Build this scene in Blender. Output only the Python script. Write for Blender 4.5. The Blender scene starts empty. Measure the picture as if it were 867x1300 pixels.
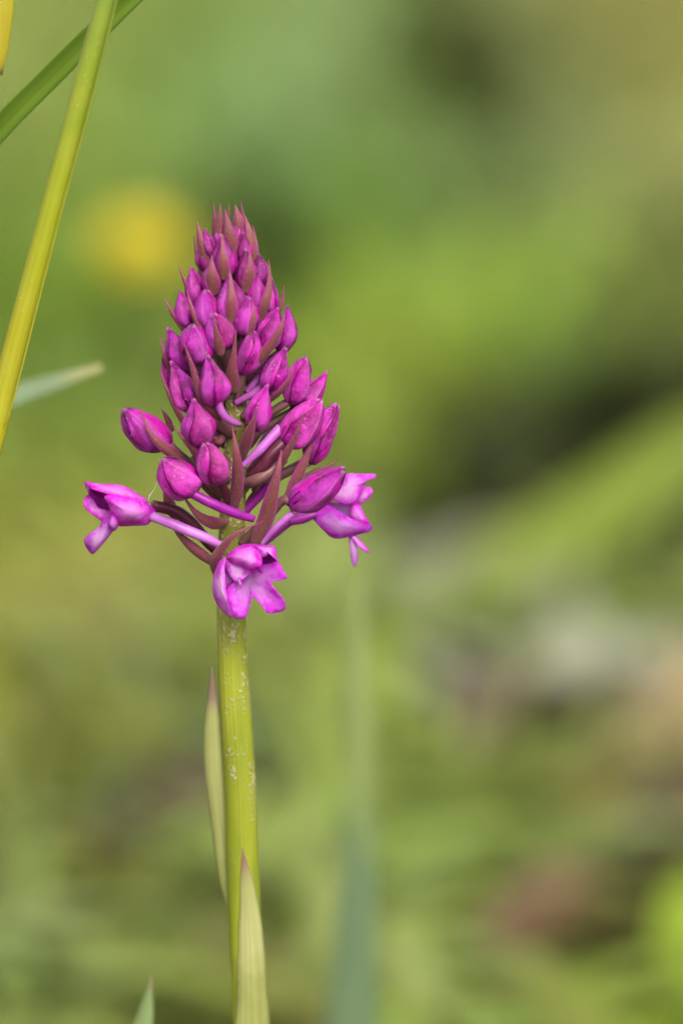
import bpy, math, random
import numpy as np
from mathutils import Vector, Matrix, noise

random.seed(7)
RNG = np.random.default_rng(11)
scene = bpy.context.scene
COL = scene.collection

# ------------------------------------------------------------------ camera
PITCH = math.radians(10.0)
FOCAL, SENSOR = 150.0, 36.0
DIST = 0.4875                      # camera to the flower spike, along the axis
ZC = 0.20                          # height of the frame's centre at the spike
S = DIST * SENSOR / FOCAL / 1300   # one photo pixel at the spike, in metres (0.09 mm)
CAM = Vector((0, -DIST * math.cos(PITCH), ZC + DIST * math.sin(PITCH)))
cd = bpy.data.cameras.new("camera")
cam = bpy.data.objects.new("camera", cd); COL.objects.link(cam)
cam.location = CAM
cam.rotation_euler = (math.pi / 2 - PITCH, 0, 0)
cd.lens = FOCAL; cd.sensor_fit = 'VERTICAL'; cd.sensor_height = SENSOR
cd.clip_start = 0.02; cd.clip_end = 2000
cd.dof.use_dof = True
cd.dof.focus_distance = DIST - 34 * S
cd.dof.aperture_fstop = 9.4
cd.dof.aperture_blades = 9
scene.camera = cam

# ------------------------------------------------------------------ sky, sun, exposure
SUN_EL, SUN_AZ = math.radians(44), math.radians(162)     # azimuth clockwise from +Y
w = bpy.data.worlds.new("World"); scene.world = w; w.use_nodes = True
nt = w.node_tree; bg = nt.nodes['Background']
sky = nt.nodes.new('ShaderNodeTexSky'); sky.sky_type = 'NISHITA'; sky.sun_disc = False
sky.sun_elevation = SUN_EL; sky.sun_rotation = SUN_AZ
sky.air_density = 1.0; sky.dust_density = 3.0
hs = nt.nodes.new('ShaderNodeHueSaturation'); hs.inputs['Saturation'].default_value = 0.18   # thin white cloud
nt.links.new(sky.outputs[0], hs.inputs['Color']); nt.links.new(hs.outputs[0], bg.inputs[0])
bg.inputs[1].default_value = 0.15
sd = bpy.data.lights.new("sun", 'SUN'); sd.energy = 1.9; sd.angle = math.radians(28); sd.color = (1, .94, .82)
sun = bpy.data.objects.new("sun", sd); COL.objects.link(sun)
sdir = Vector((math.sin(SUN_AZ) * math.cos(SUN_EL), math.cos(SUN_AZ) * math.cos(SUN_EL), math.sin(SUN_EL)))
sun.rotation_euler = sdir.to_track_quat('Z', 'Y').to_euler()
sun.location = sdir * 3
scene.view_settings.view_transform = 'Standard'; scene.view_settings.look = 'None'
scene.view_settings.gamma = 1.0; scene.view_settings.exposure = 0.88
scene.cycles.use_denoising = True
scene.cycles.denoising_input_passes = 'RGB_ALBEDO'
scene.cycles.use_adaptive_sampling = False
scene.cycles.max_bounces = 8; scene.cycles.transparent_max_bounces = 8
scene.cycles.sample_clamp_indirect = 6

# ------------------------------------------------------------------ helpers
def lin(c): return tuple(((v / 255) / 12.92 if v / 255 < .04045 else ((v / 255 + .055) / 1.055) ** 2.4) for v in c)

def ray(px, py):
    u = (px - 433.5) / 1300 * SENSOR / FOCAL; v = (650 - py) / 1300 * SENSOR / FOCAL
    f = Vector((0, math.cos(PITCH), -math.sin(PITCH))); up = Vector((0, math.sin(PITCH), math.cos(PITCH)))
    return f + Vector((1, 0, 0)) * u + up * v

def P(px, py, d=0.0):
    """photo pixel on the upright plane d pixels (0.09 mm each) behind the flower stem"""
    r = ray(px, py); return CAM + r * ((d * S - CAM.y) / r.y)

def G(px, py, z=0.0):
    """photo pixel on a level plane"""
    r = ray(px, py); return CAM + r * ((z - CAM.z) / r.z)

def N(n): return Vector((n[0], -n[2], n[1])).normalized()     # (right, up, towards) -> world

def catmull(pts, t):
    n = len(pts) - 1; x = min(max(t, 0), 1) * n; i = min(int(x), n - 1); f = x - i
    p1, p2 = pts[i], pts[i + 1]
    p0 = pts[i - 1] if i > 0 else p1 * 2 - p2
    p3 = pts[i + 2] if i + 2 <= n else p2 * 2 - p1
    return (p1 * 2 + (p2 - p0) * f + (p0 * 2 - p1 * 5 + p2 * 4 - p3) * f * f + (p1 * 3 - p0 - p2 * 3 + p3) * f ** 3) * .5

def interp(tab, t):
    n = len(tab) - 1; x = min(max(t, 0), 1) * n; i = min(int(x), n - 1); f = x - i
    f = f * f * (3 - 2 * f) * .4 + f * .6
    return tab[i] * (1 - f) + tab[i + 1] * f

def mesh_object(name, verts, faces, uvs, mat, parent=None, origin=None):
    """one smooth mesh; verts are world positions, stored relative to the thing they belong to"""
    me = bpy.data.meshes.new(name)
    o0 = origin if origin is not None else Vector((0, 0, 0))
    me.from_pydata([tuple(v - o0) for v in verts], [], faces)
    if uvs:
        ul = me.uv_layers.new(name="UVMap")
        for lp in me.loops: ul.data[lp.index].uv = uvs[lp.vertex_index][:2]
        vl = me.uv_layers.new(name="VeinMap")
        for lp in me.loops: vl.data[lp.index].uv = uvs[lp.vertex_index][-2:]
    me.polygons.foreach_set('use_smooth', [True] * len(me.polygons))
    if mat: me.materials.append(mat)
    me.update()
    o = bpy.data.objects.new(name, me); COL.objects.link(o)
    if parent is not None: o.parent = parent
    else: o.location = o0
    return o

def empty(name, loc):
    o = bpy.data.objects.new(name, None); COL.objects.link(o); o.location = loc
    o.empty_display_size = .01
    return o

def tag(o, label=None, cat=None, group=None, kind=None):
    for k, v in (('label', label), ('category', cat), ('group', group), ('kind', kind)):
        if v: o[k] = v
    return o

def sheet(pts, half, nrm, cup=.6, th=1.6 * S, nu=8, nv=18, ruffle=0., twist=0., seed=0., fold=0.):
    """a petal or leaf with thickness: spine points, half-widths, face direction, cross curvature in radians"""
    V, F, UV = [], [], []
    n1 = N(nrm) if not isinstance(nrm, Vector) else nrm
    rows = []
    for j in range(nv + 1):
        t = j / nv
        c = catmull(pts, t)
        T = (catmull(pts, min(1, t + .02)) - catmull(pts, max(0, t - .02))).normalized()
        B = T.cross(n1)
        if B.length < 1e-6: B = Vector((1, 0, 0))
        B.normalize(); M = B.cross(T).normalized()
        if twist: R = Matrix.Rotation(twist * (t - .5), 3, T); B = R @ B; M = R @ M
        hw = max(interp(half, t), .15 * S)
        row = []
        for i in range(nu + 1):
            u = i / nu * 2 - 1
            a = u * cup
            if abs(cup) > .02: x = math.sin(a) / cup; z = (math.cos(a) - 1) / abs(cup) * (1 if cup > 0 else -1)
            else: x, z = u, 0
            z += fold * abs(u)
            p = c + B * (hw * x) + M * (hw * z)
            if ruffle:
                q = noise.noise((u * 1.3 + seed, t * 4.5 + seed * 1.7, seed)) + .5 * noise.noise((u * 3 + seed, t * 11, seed))
                p += M * (q * ruffle * hw * (.3 + .7 * u * u))
            row.append((p, M, (i / nu, t)))
        rows.append(row)
    W = nu + 1; L = (nv + 1) * W
    for lay in (0, 1):
        for j, row in enumerate(rows):
            for i, (p, M, uv) in enumerate(row):
                e = 1 - (abs(i / nu * 2 - 1)) ** 4
                V.append(p + M * (th * (.5 if lay == 0 else -.5) * (.15 + .85 * e))); UV.append(uv)
    for j in range(nv):
        for i in range(nu):
            a, b, c2, d2 = j * W + i, j * W + i + 1, (j + 1) * W + i + 1, (j + 1) * W + i
            F.append((a, b, c2, d2)); F.append((L + d2, L + c2, L + b, L + a))
    for j in range(nv):
        a, b = j * W, (j + 1) * W; F.append((a, b, L + b, L + a))
        a, b = j * W + nu, (j + 1) * W + nu; F.append((b, a, L + a, L + b))
    for i in range(nu):
        F.append((i + 1, i, L + i, L + i + 1)); a = nv * W + i; F.append((a, a + 1, L + a + 1, L + a))
    return V, F, UV

def tube(pts, rad, ns=12, nv=20, rib=0., seed=0., wob=0., caps=True):
    V, F, UV = [], [], []
    ref = Vector((0.13, -1, .21)).normalized()
    for j in range(nv + 1):
        t = j / nv; c = catmull(pts, t)
        T = (catmull(pts, min(1, t + .02)) - catmull(pts, max(0, t - .02))).normalized()
        B = T.cross(ref).normalized(); M = B.cross(T).normalized()
        r = interp(rad, t)
        for i in range(ns):
            a = 2 * math.pi * i / ns
            rr = r * (1 + rib * math.cos(3 * a + t * 5) + wob * noise.noise((math.cos(a) + seed, math.sin(a), t * 7 + seed)))
            V.append(c + B * (math.cos(a) * rr) + M * (math.sin(a) * rr)); UV.append((i / ns, t))
    for j in range(nv):
        for i in range(ns):
            k = (i + 1) % ns
            F.append((j * ns + i, j * ns + k, (j + 1) * ns + k, (j + 1) * ns + i))
    if caps:
        F.append(tuple(reversed(range(ns)))); F.append(tuple(nv * ns + i for i in range(ns)))
    return V, F, UV

PROF = [.30, .62, .84, .96, 1.0, .98, .90, .77, .60, .40, .20, .05]
BLUNT = [.34, .66, .87, .97, 1.0, 1.0, .97, .90, .80, .64, .42, .10]
def bud_sheet(base, tip, hw, phi, ext, bend, prof, off, seed, flare=0., twist=0., nu=16, nv=20, th=1.6 * S, hook=0.):
    """one sepal of a closed bud: part of an egg's wall, keeled, one edge lying over its neighbour"""
    ax = tip - base; Ln = ax.length; T = ax.normalized()
    ref = Vector((0, -1, 0)); B = T.cross(ref).normalized(); M = B.cross(T).normalized()
    V, F, UV = [], [], []
    W = nu + 1; L = (nv + 1) * W
    for lay in (0, 1):
        for j in range(nv + 1):
            t = j / nv; r0 = hw * interp(prof, t)
            c = base + ax * t + (B * bend[0] + M * bend[1]) * (Ln * 4 * t * (1 - t) * .25)
            for i in range(nu + 1):
                u = i / nu * 2 - 1
                narrow = 1 - .38 * max(0, t - .45) / .55
                a = phi + u * ext * narrow + twist * t
                keel = .10 * math.exp(-(u / .14) ** 2) * (1 - t * .3) + .10 * math.cos(u * 2.2) - .03 - .035 * math.exp(-((abs(u) - .5) / .16) ** 2)
                q = noise.noise((math.cos(a) * 1.6 + seed, math.sin(a) * 1.6 + seed, t * 3 + seed)) * .15 + noise.noise((u * 6 + seed, t * 2.6, seed * 2)) * .085 + noise.noise((u * 11 + seed, t * 4.5, seed * 3)) * .025
                r = r0 * (1 + off + .075 * u + keel + q + .07 * max(0, abs(u) - .7) / .3 * (u > 0))
                if t > .8: r += hw * flare * (t - .8) / .2 * (1 - .8 * abs(u))
                if lay: r -= th
                p = c + (B * math.cos(a) + M * math.sin(a)) * r + T * (hook * Ln * max(0, t - .85) * (1 - u * u))
                V.append(p); UV.append((i / nu, t))
    for j in range(nv):
        for i in range(nu):
            a, b, c2, d2 = j * W + i, j * W + i + 1, (j + 1) * W + i + 1, (j + 1) * W + i
            F.append((a, b, c2, d2)); F.append((L + d2, L + c2, L + b, L + a))
        a, b = j * W, (j + 1) * W; F.append((a, b, L + b, L + a))
        a, b = j * W + nu, (j + 1) * W + nu; F.append((b, a, L + a, L + b))
    for i in range(nu):
        F.append((i + 1, i, L + i, L + i + 1)); a = nv * W + i; F.append((a, a + 1, L + a + 1, L + a))
    return V, F, UV

def outline(org, sc, ctr, pts, bulge=0., th=1.8 * S, seed=0., curl=0., nr=7, na=72):
    """a petal given by its rim: tile pixels plus depth, filled in rings towards ctr and domed by bulge"""
    def q(p): return Vector((org[0] + p[0] / sc, org[1] + p[1] / sc, p[2]))
    rim = [q(p) for p in pts]; c = q(ctr); n = len(rim)
    ring = []
    for k in range(na):
        x = k / na * n; i = int(x); f = x - i
        p0, p1, p2, p3 = rim[(i - 1) % n], rim[i % n], rim[(i + 1) % n], rim[(i + 2) % n]
        ring.append((p1 * 2 + (p2 - p0) * f + (p0 * 2 - p1 * 5 + p2 * 4 - p3) * f * f + (p1 * 3 - p0 - p2 * 3 + p3) * f ** 3) * .5)
    far = max((r - c).length for r in ring)
    A = np.array([[1, r.x - c.x, r.y - c.y] for r in ring]); kf = np.linalg.lstsq(A, np.array([r.z for r in ring]), rcond=None)[0]
    def plane(p): return kf[0] + kf[1] * (p.x - c.x) + kf[2] * (p.y - c.y)
    lift = c.z - kf[0] - bulge
    V, F, UV = [], [], []
    for lay in (0, 1):
        for j in range(nr + 1):
            t = j / nr
            for k in range(na if j else 1):
                p = c.lerp(ring[k], t)
                w_ = noise.noise((p.x * .09 + seed, p.y * .09, seed)) * 2.2 + noise.noise((p.x * .25 + seed, p.y * .25, seed)) * .8
                d = plane(p) + (ring[k].z - plane(ring[k])) * .6 * t ** 2.4 + lift * (1 - t * t) ** 1.2 + w_ * (.4 + .6 * t) + curl * max(0, t - .75) * 4
                x = P(p.x, p.y, d)
                if lay: x = x + Vector((0, th * (1 - .8 * t ** 6), 0))
                V.append(x); UV.append((.5 + .5 * t, .75 * (ring[k] - c).length / far * t + .2, 3 * abs(2 * k / na - 1), t))
    H = 1 + nr * na
    for k in range(na):
        m = (k + 1) % na
        F.append((0, 1 + k, 1 + m)); F.append((H, H + 1 + m, H + 1 + k))
        for j in range(nr - 1):
            a, b = 1 + j * na, 1 + (j + 1) * na
            F.append((a + k, b + k, b + m, a + m)); F.append((H + a + m, H + b + m, H + b + k, H + a + k))
        a = 1 + (nr - 1) * na; F.append((a + m, a + k, H + a + k, H + a + m))
    return V, F, UV

# ------------------------------------------------------------------ materials
class NT:
    def __init__(s, name):
        s.m = bpy.data.materials.new(name); s.m.use_nodes = True
        s.t = s.m.node_tree; s.t.nodes.clear()
        s.out = s.new('ShaderNodeOutputMaterial')
    def new(s, typ, **kw):
        n = s.t.nodes.new(typ)
        for k, v in kw.items(): setattr(n, k, v)
        return n
    def link(s, a, b): s.t.links.new(a, b)
    def uv(s):
        n = s.new('ShaderNodeUVMap', uv_map='UVMap'); sp = s.new('ShaderNodeSeparateXYZ'); s.link(n.outputs[0], sp.inputs[0])
        return n.outputs[0], sp.outputs[0], sp.outputs[1]
    def ramp(s, fac, stops, smooth=True):
        n = s.new('ShaderNodeValToRGB'); cr = n.color_ramp
        cr.interpolation = 'EASE' if smooth else 'LINEAR'
        while len(cr.elements) < len(stops): cr.elements.new(.5)
        for e, (p, c) in zip(cr.elements, stops): e.position = p; e.color = (c[0], c[1], c[2], 1) if isinstance(c, tuple) else (c, c, c, 1)
        s.link(fac, n.inputs[0]); return n.outputs[0]
    def mix(s, fac, a, b, mode='MIX'):
        n = s.new('ShaderNodeMix', data_type='RGBA', blend_type=mode)
        for sock, v in ((n.inputs[0], fac), (n.inputs[6], a), (n.inputs[7], b)):
            if isinstance(v, (int, float)): sock.default_value = v
            elif isinstance(v, tuple): sock.default_value = (*v, 1)
            else: s.link(v, sock)
        return n.outputs[2]
    def math(s, op, a, b=0., clamp=False):
        n = s.new('ShaderNodeMath', operation=op, use_clamp=clamp)
        for sock, v in ((n.inputs[0], a), (n.inputs[1], b)):
            if isinstance(v, (int, float)): sock.default_value = v
            else: s.link(v, sock)
        return n.outputs[0]
    def noise(s, vec, scale, detail=3, rough=.5, stretch=None):
        if stretch:
            mp = s.new('ShaderNodeMapping'); mp.inputs['Scale'].default_value = stretch; s.link(vec, mp.inputs[0]); vec = mp.outputs[0]
        n = s.new('ShaderNodeTexNoise'); n.inputs['Scale'].default_value = scale
        n.inputs['Detail'].default_value = detail; n.inputs['Roughness'].default_value = rough
        s.link(vec, n.inputs[0]); return n.outputs[0]
    def coord(s): return s.new('ShaderNodeTexCoord').outputs['Object']
    def rand(s): return s.new('ShaderNodeObjectInfo').outputs['Random']
    def leafy(s, col, trans, tcol=None, rough=.45, spec=.4, bump=None, bdist=.0001, bstr=.4, sheen=0.):
        p = s.new('ShaderNodeBsdfPrincipled'); s.link(col, p.inputs['Base Color'])
        p.inputs['Roughness'].default_value = rough; p.inputs['Specular IOR Level'].default_value = spec
        if sheen:
            p.inputs['Sheen Weight'].default_value = sheen; p.inputs['Sheen Roughness'].default_value = .4
        if bump is not None:
            b = s.new('ShaderNodeBump'); b.inputs['Distance'].default_value = bdist; b.inputs['Strength'].default_value = bstr
            s.link(bump, b.inputs['Height']); s.link(b.outputs[0], p.inputs['Normal'])
        sh = p.outputs[0]
        if trans > 0:
            tr = s.new('ShaderNodeBsdfTranslucent'); s.link(tcol if tcol is not None else col, tr.inputs[0])
            mx = s.new('ShaderNodeMixShader'); mx.inputs[0].default_value = trans
            s.link(sh, mx.inputs[1]); s.link(tr.outputs[0], mx.inputs[2]); sh = mx.outputs[0]
        s.link(sh, s.out.inputs[0]); return s.m

def petal_mat(name, deep, mid, pale, pale_amt, trans=.3, grains=True, margin=0., keel=0.):
    s = NT(name); uv, u, v = s.uv(); co = s.coord(); rnd = s.rand()
    edge = s.math('ABSOLUTE', s.math('SUBTRACT', u, .5))                       # 0 midrib .. 0.5 edge
    vm = s.new('ShaderNodeUVMap', uv_map='VeinMap').outputs[0]
    vein = s.noise(vm, 1.0, 3, .6, (24, 2.2, 1))
    fine = s.noise(vm, 1.0, 2, .6, (60, 5, 1))
    blot = s.noise(co, 480, 4, .6)
    mott = s.noise(co, 1500, 3, .6)
    c = s.mix(s.ramp(blot, [(.38, 0.), (.62, 1.)]), deep, mid)
    k = s.math('MULTIPLY', s.ramp(s.math('ADD', s.math('MULTIPLY', blot, .45), s.math('SUBTRACT', .66, edge)), [(.42, 0.), (.85, 1.)]), pale_amt)
    k = s.math('MULTIPLY', k, s.ramp(v, [(0., 1.), (.6, .85), (1., .15)]))
    c = s.mix(k, c, pale)
    c = s.mix(s.math('MULTIPLY', s.ramp(vein, [(.5, 0.), (.7, 1.)]), .5), c, deep)
    c = s.mix(s.math('MULTIPLY', s.ramp(fine, [(.52, 0.), (.72, 1.)]), .22), c, pale)
    c = s.mix(s.math('MULTIPLY', s.ramp(mott, [(.52, 0.), (.70, 1.)]), .22), c, pale)
    c = s.mix(s.math('MULTIPLY', s.ramp(v, [(0., 1.), (.16, 0.)]), .4), c, tuple(x * .5 for x in deep))
    c = s.mix(s.math('MULTIPLY', s.ramp(v, [(.93, 0.), (1., 1.)]), .3), c, (.80, .45, .62))
    c = s.mix(s.math('MULTIPLY', s.ramp(edge, [(.43, 0.), (.495, 1.)]), margin), c, tuple(x * .35 for x in deep))
    c = s.mix(s.math('MULTIPLY', s.ramp(edge, [(.0, 1.), (.05, 0.)]), keel), c, pale)
    hsv = s.new('ShaderNodeHueSaturation')
    s.link(s.math('ADD', s.math('MULTIPLY', rnd, .03), .482), hsv.inputs['Hue'])
    s.link(s.math('ADD', s.math('MULTIPLY', rnd, .40), .76), hsv.inputs['Value']); s.link(c, hsv.inputs['Color']); c = hsv.outputs[0]
    if grains:                                                                 # pollen dust
        g = s.noise(co, 5200, 1, .5); g2 = s.noise(co, 300, 2, .5)
        gm = s.math('MULTIPLY', s.ramp(g, [(.70, 0.), (.74, 1.)], False), s.ramp(g2, [(.45, 0.), (.62, 1.)]))
        c = s.mix(s.math('MULTIPLY', gm, .8), c, (.75, .5, .62))
    cells = s.noise(co, 3600, 3, .65)
    bump = s.math('ADD', s.math('MULTIPLY', cells, .45), s.math('ADD', s.math('MULTIPLY', vein, .9), s.math('ADD', s.math('MULTIPLY', fine, .35), s.math('MULTIPLY', blot, 1.2))))
    return s.leafy(c, trans, None, .40, .30, bump, .00026, .75, 0.)

M = {}
M['bud'] = petal_mat('bud_sepal', (.19, .0010, .115), (.44, .004, .335), (.72, .13, .62), .36, .12, True, .75, .3)
M['young'] = petal_mat('young_bud_sepal', (.15, .0012, .080), (.31, .006, .20), (.56, .10, .44), .36, .12, True, .75, .3)
M['petal'] = petal_mat('flower_petal', (.60, .004, .56), (.82, .04, .82), (.92, .45, .95), .78, .34)
M['lilac'] = petal_mat('lilac_petal', (.66, .03, .66), (.86, .18, .88), (.95, .62, .97), .88, .36)
M['throat'] = petal_mat('throat', (.34, .002, .30), (.46, .006, .42), (.5, .1, .5), .1, .25, False)

def bract_mat():
    s = NT('bract'); uv, u, v = s.uv(); co = s.coord(); rnd = s.rand()
    edge = s.math('ABSOLUTE', s.math('SUBTRACT', u, .5))
    n = s.noise(co, 500, 4, .6)
    f = s.math('ADD', edge, s.math('MULTIPLY', s.math('SUBTRACT', n, .5), .35))
    c = s.ramp(f, [(0., (.19, .085, .035)), (.10, (.23, .065, .055)), (.24, (.29, .036, .12)), (.5, (.42, .05, .25))])
    c = s.mix(s.ramp(v, [(.6, 0.), (.95, .7)]), c, (.40, .07, .17))
    c = s.mix(s.ramp(v, [(0., .65), (.35, 0.)]), c, (.20, .095, .065))
    c = s.mix(s.math('MULTIPLY', rnd, .60), c, (.17, .035, .055))
    stripe = s.noise(uv, 1, 1, .5, (30, 1.2, 1))
    c = s.mix(s.math('MULTIPLY', s.ramp(stripe, [(.5, 0.), (.7, 1.)]), .3), c, (.11, .04, .03))
    g = s.noise(co, 6500, 1, .5)
    c = s.mix(s.math('MULTIPLY', s.ramp(g, [(.62, 0.), (.72, 1.)]), .35), c, (.62, .32, .40))
    bump = s.math('ADD', s.math('MULTIPLY', s.noise(co, 6500, 2, .6), .6), s.math('MULTIPLY', stripe, .6))
    return s.leafy(c, .2, None, .45, .4, bump, .00012, .6, .15)
M['bract'] = bract_mat()

def plain_mat(name, a, b, scale, trans=0., rough=.45, spec=.4, stretch=None, bstr=.3, uvd=False, tipc=None, stripes=0., bdist=.0001, rim=None):
    s = NT(name); co = s.coord(); uv, u, v = s.uv()
    n = s.noise(co, scale, 3, .55, stretch)
    c = s.mix(s.ramp(n, [(.3, 0.), (.7, 1.)]), a, b)
    h = n
    if stripes:
        st = s.noise(uv, 1, 1, .5, (stripes, .8, 1)); h = s.math('ADD', st, s.math('MULTIPLY', n, .3))
        c = s.mix(s.math('MULTIPLY', s.ramp(st, [(.42, 0.), (.62, 1.)]), .35), c, tuple(x * .62 for x in a))
    if rim:
        e_ = s.math('ADD', s.math('ABSOLUTE', s.math('SUBTRACT', u, .5)), s.math('MULTIPLY', s.math('SUBTRACT', s.noise(co, 220, 4, .65), .5), .5))
        c = s.mix(s.math('MULTIPLY', s.ramp(e_, [(.38, 0.), (.56, 1.)]), .75), c, rim)
    if tipc: c = s.mix(s.ramp(v, [(tipc[1], 0.), (min(1., tipc[1] + .12), .9)]), c, tipc[0])
    return s.leafy(c, trans, None, rough, spec, h, bdist, bstr)

M['spur'] = plain_mat('spur', (.36, .06, .34), (.50, .13, .48), 350, .3, .38, .45)
M['spur_pale'] = plain_mat('pale_spur', (.56, .14, .58), (.68, .25, .72), 350, .35, .35, .45)
M['spur_deep'] = plain_mat('deep_spur', (.26, .008, .25), (.38, .02, .36), 350, .3, .38, .45)
M['ovary'] = plain_mat('ovary', (.17, .055, .085), (.20, .10, .075), 420, .12, .45, .4, None, .4, stripes=9)
M['ovary_dark'] = plain_mat('dark_ovary', (.085, .010, .030), (.13, .022, .05), 420, .1, .42, .4, None, .4, stripes=9)
M['core'] = plain_mat('bud_core', (.36, .004, .22), (.55, .010, .38), 500, .2, .45)

def stem_mat():
    s = NT('flower_stem'); co = s.coord(); uv, u, v = s.uv()
    sp = s.new('ShaderNodeSeparateXYZ'); s.link(co, sp.inputs[0]); z = sp.outputs[2]
    n = s.noise(co, 260, 3, .5, (1, 1, .25))
    c = s.mix(s.ramp(n, [(.3, 0.), (.7, 1.)]), (.20, .235, .014), (.31, .33, .026))
    st = s.noise(uv, 1, 2, .5, (42, 3, 1))
    c = s.mix(s.math('MULTIPLY', s.ramp(st, [(.45, 0.), (.65, 1.)]), .25), c, (.14, .19, .015))
    hgt = s.new('ShaderNodeMapRange'); s.link(z, hgt.inputs[0])
    hgt.inputs[1].default_value = P(295, 800).z; hgt.inputs[2].default_value = P(295, 640).z
    c = s.mix(s.math('MULTIPLY', hgt.outputs[0], .75), c, (.15, .115, .026))
    # pale scurf: flecks that thin out down the stem
    d = s.new('ShaderNodeMapRange'); s.link(z, d.inputs[0])
    d.inputs[1].default_value = P(300, 1150).z; d.inputs[2].default_value = P(300, 800).z
    d.inputs[3].default_value = -.06; d.inputs[4].default_value = .045
    fl = s.math('ADD', s.math('ADD', s.math('MULTIPLY', s.noise(co, 430, 4, .7, (1, 1, .5)), .5), s.math('MULTIPLY', s.noise(co, 2600, 3, .6), .5)), d.outputs[0])
    fm = s.ramp(fl, [(.535, 0.), (.62, 1.)])
    c = s.mix(s.math('MULTIPLY', fm, .70), c, (.52, .42, .27))
    bump = s.math('ADD', s.math('MULTIPLY', st, .8), s.math('MULTIPLY', fm, .6))
    return s.leafy(c, .12, None, .42, .35, bump, .0003, .6)
M['stem'] = stem_mat()
M['stem_leaf'] = plain_mat('stem_leaf', (.34, .36, .10), (.50, .49, .20), 120, .35, .5, .35, None, .4, True, ((.27, .13, .11), .84), 13, rim=(.24, .22, .06))
M['stem_leaf_grey'] = plain_mat('stem_leaf_grey', (.50, .52, .18), (.64, .62, .28), 120, .45, .5, .35, None, .4, True, ((.34, .22, .18), .76), 13, rim=(.30, .22, .12))
M['culm'] = None
def culm_mat():
    s = NT('culm'); co = s.coord(); uv, u, v = s.uv()
    sp = s.new('ShaderNodeSeparateXYZ'); s.link(co, sp.inputs[0])
    r = s.new('ShaderNodeMapRange'); s.link(sp.outputs[2], r.inputs[0])
    r.inputs[1].default_value = P(0, 420).z; r.inputs[2].default_value = P(0, -20).z
    c = s.ramp(r.outputs[0], [(0., (.385, .36, .014)), (.35, (.325, .35, .014)), (.7, (.245, .31, .020)), (1., (.20, .28, .035))])
    st = s.noise(uv, 1, 1, .5, (60, .5, 1)); n = s.noise(co, 300, 3, .5)
    c = s.mix(s.math('MULTIPLY', s.ramp(st, [(.45, 0.), (.6, 1.)]), .3), c, (.20, .26, .015))
    c = s.mix(s.math('MULTIPLY', s.ramp(n, [(.4, 0.), (.7, 1.)]), .25), c, (.40, .40, .05))
    g = s.noise(co, 2600, 1, .5)
    c = s.mix(s.math('MULTIPLY', s.ramp(g, [(.745, 0.), (.775, 1.)]), .6), c, (.65, .65, .45))
    return s.leafy(c, .25, None, .42, .4, s.math('ADD', st, s.math('MULTIPLY', n, .3)), .00012, .45)
M['culm'] = culm_mat()
M['blade_dark'] = plain_mat('dark_blade', (.125, .22, .016), (.16, .265, .026), 60, .3, .42, .4, None, .3, True, None, 14)
M['blade_yellow'] = plain_mat('yellow_blade', (.42, .36, .012), (.50, .43, .03), 80, .4, .45, .4, None, .3, True, ((.26, .19, .05), .94), 14)
M['blade_pale'] = plain_mat('pale_blade', (.19, .27, .135), (.25, .33, .18), 60, .3, .5, .4, None, .3, True, ((.38, .35, .15), .86), 12)
M['blade_blue'] = plain_mat('blue_green_blade', (.135, .205, .10), (.17, .24, .12), 60, .3, .5, .4, None, .3, True, ((.22, .28, .08), .60), 12)
M['blade_tip'] = plain_mat('tip_blade', (.23, .31, .12), (.32, .38, .17), 80, .3, .5, .4, None, .3, True, ((.30, .17, .15), .93), 12)

# ------------------------------------------------------------------ ground
s = NT('soil'); co = s.coord()
n1 = s.noise(co, 6, 6, .6); n2 = s.noise(co, 90, 5, .6)
c = s.mix(s.ramp(n1, [(.38, 0.), (.6, 1.)]), (.075, .060, .030), (.075, .085, .025))
c = s.mix(s.math('MULTIPLY', s.ramp(n2, [(.4, 0.), (.7, 1.)]), .6), c, (.13, .12, .05))
p = s.leafy(c, 0, None, .9, .2, n2, .006, 1.)
gv, gf = [], []
rings = [0, .3, .6, 1, 1.5, 2.2, 3.2, 5, 8, 14, 30, 80, 250, 900]; seg = 48
gv.append(Vector((0, 0, 0)))
for r in rings[1:]:
    for i in range(seg):
        a = 2 * math.pi * i / seg; x, y = r * math.cos(a), r * math.sin(a)
        gv.append(Vector((x, y, .012 * noise.noise((x * 2.3, y * 2.3, 0)) - .006 + min(r, 60) * .002 * noise.noise((x * .05, y * .05, 3)))))
for i in range(seg): gf.append((0, 1 + i, 1 + (i + 1) % seg))
for k in range(len(rings) - 2):
    for i in range(seg):
        a, b = 1 + k * seg, 1 + (k + 1) * seg; j = (i + 1) % seg
        gf.append((a + i, b + i, b + j, a + j))
ground = mesh_object('ground', gv, gf, None, p); tag(ground, 'brown soil of the meadow under the grass', kind='structure')

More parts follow.
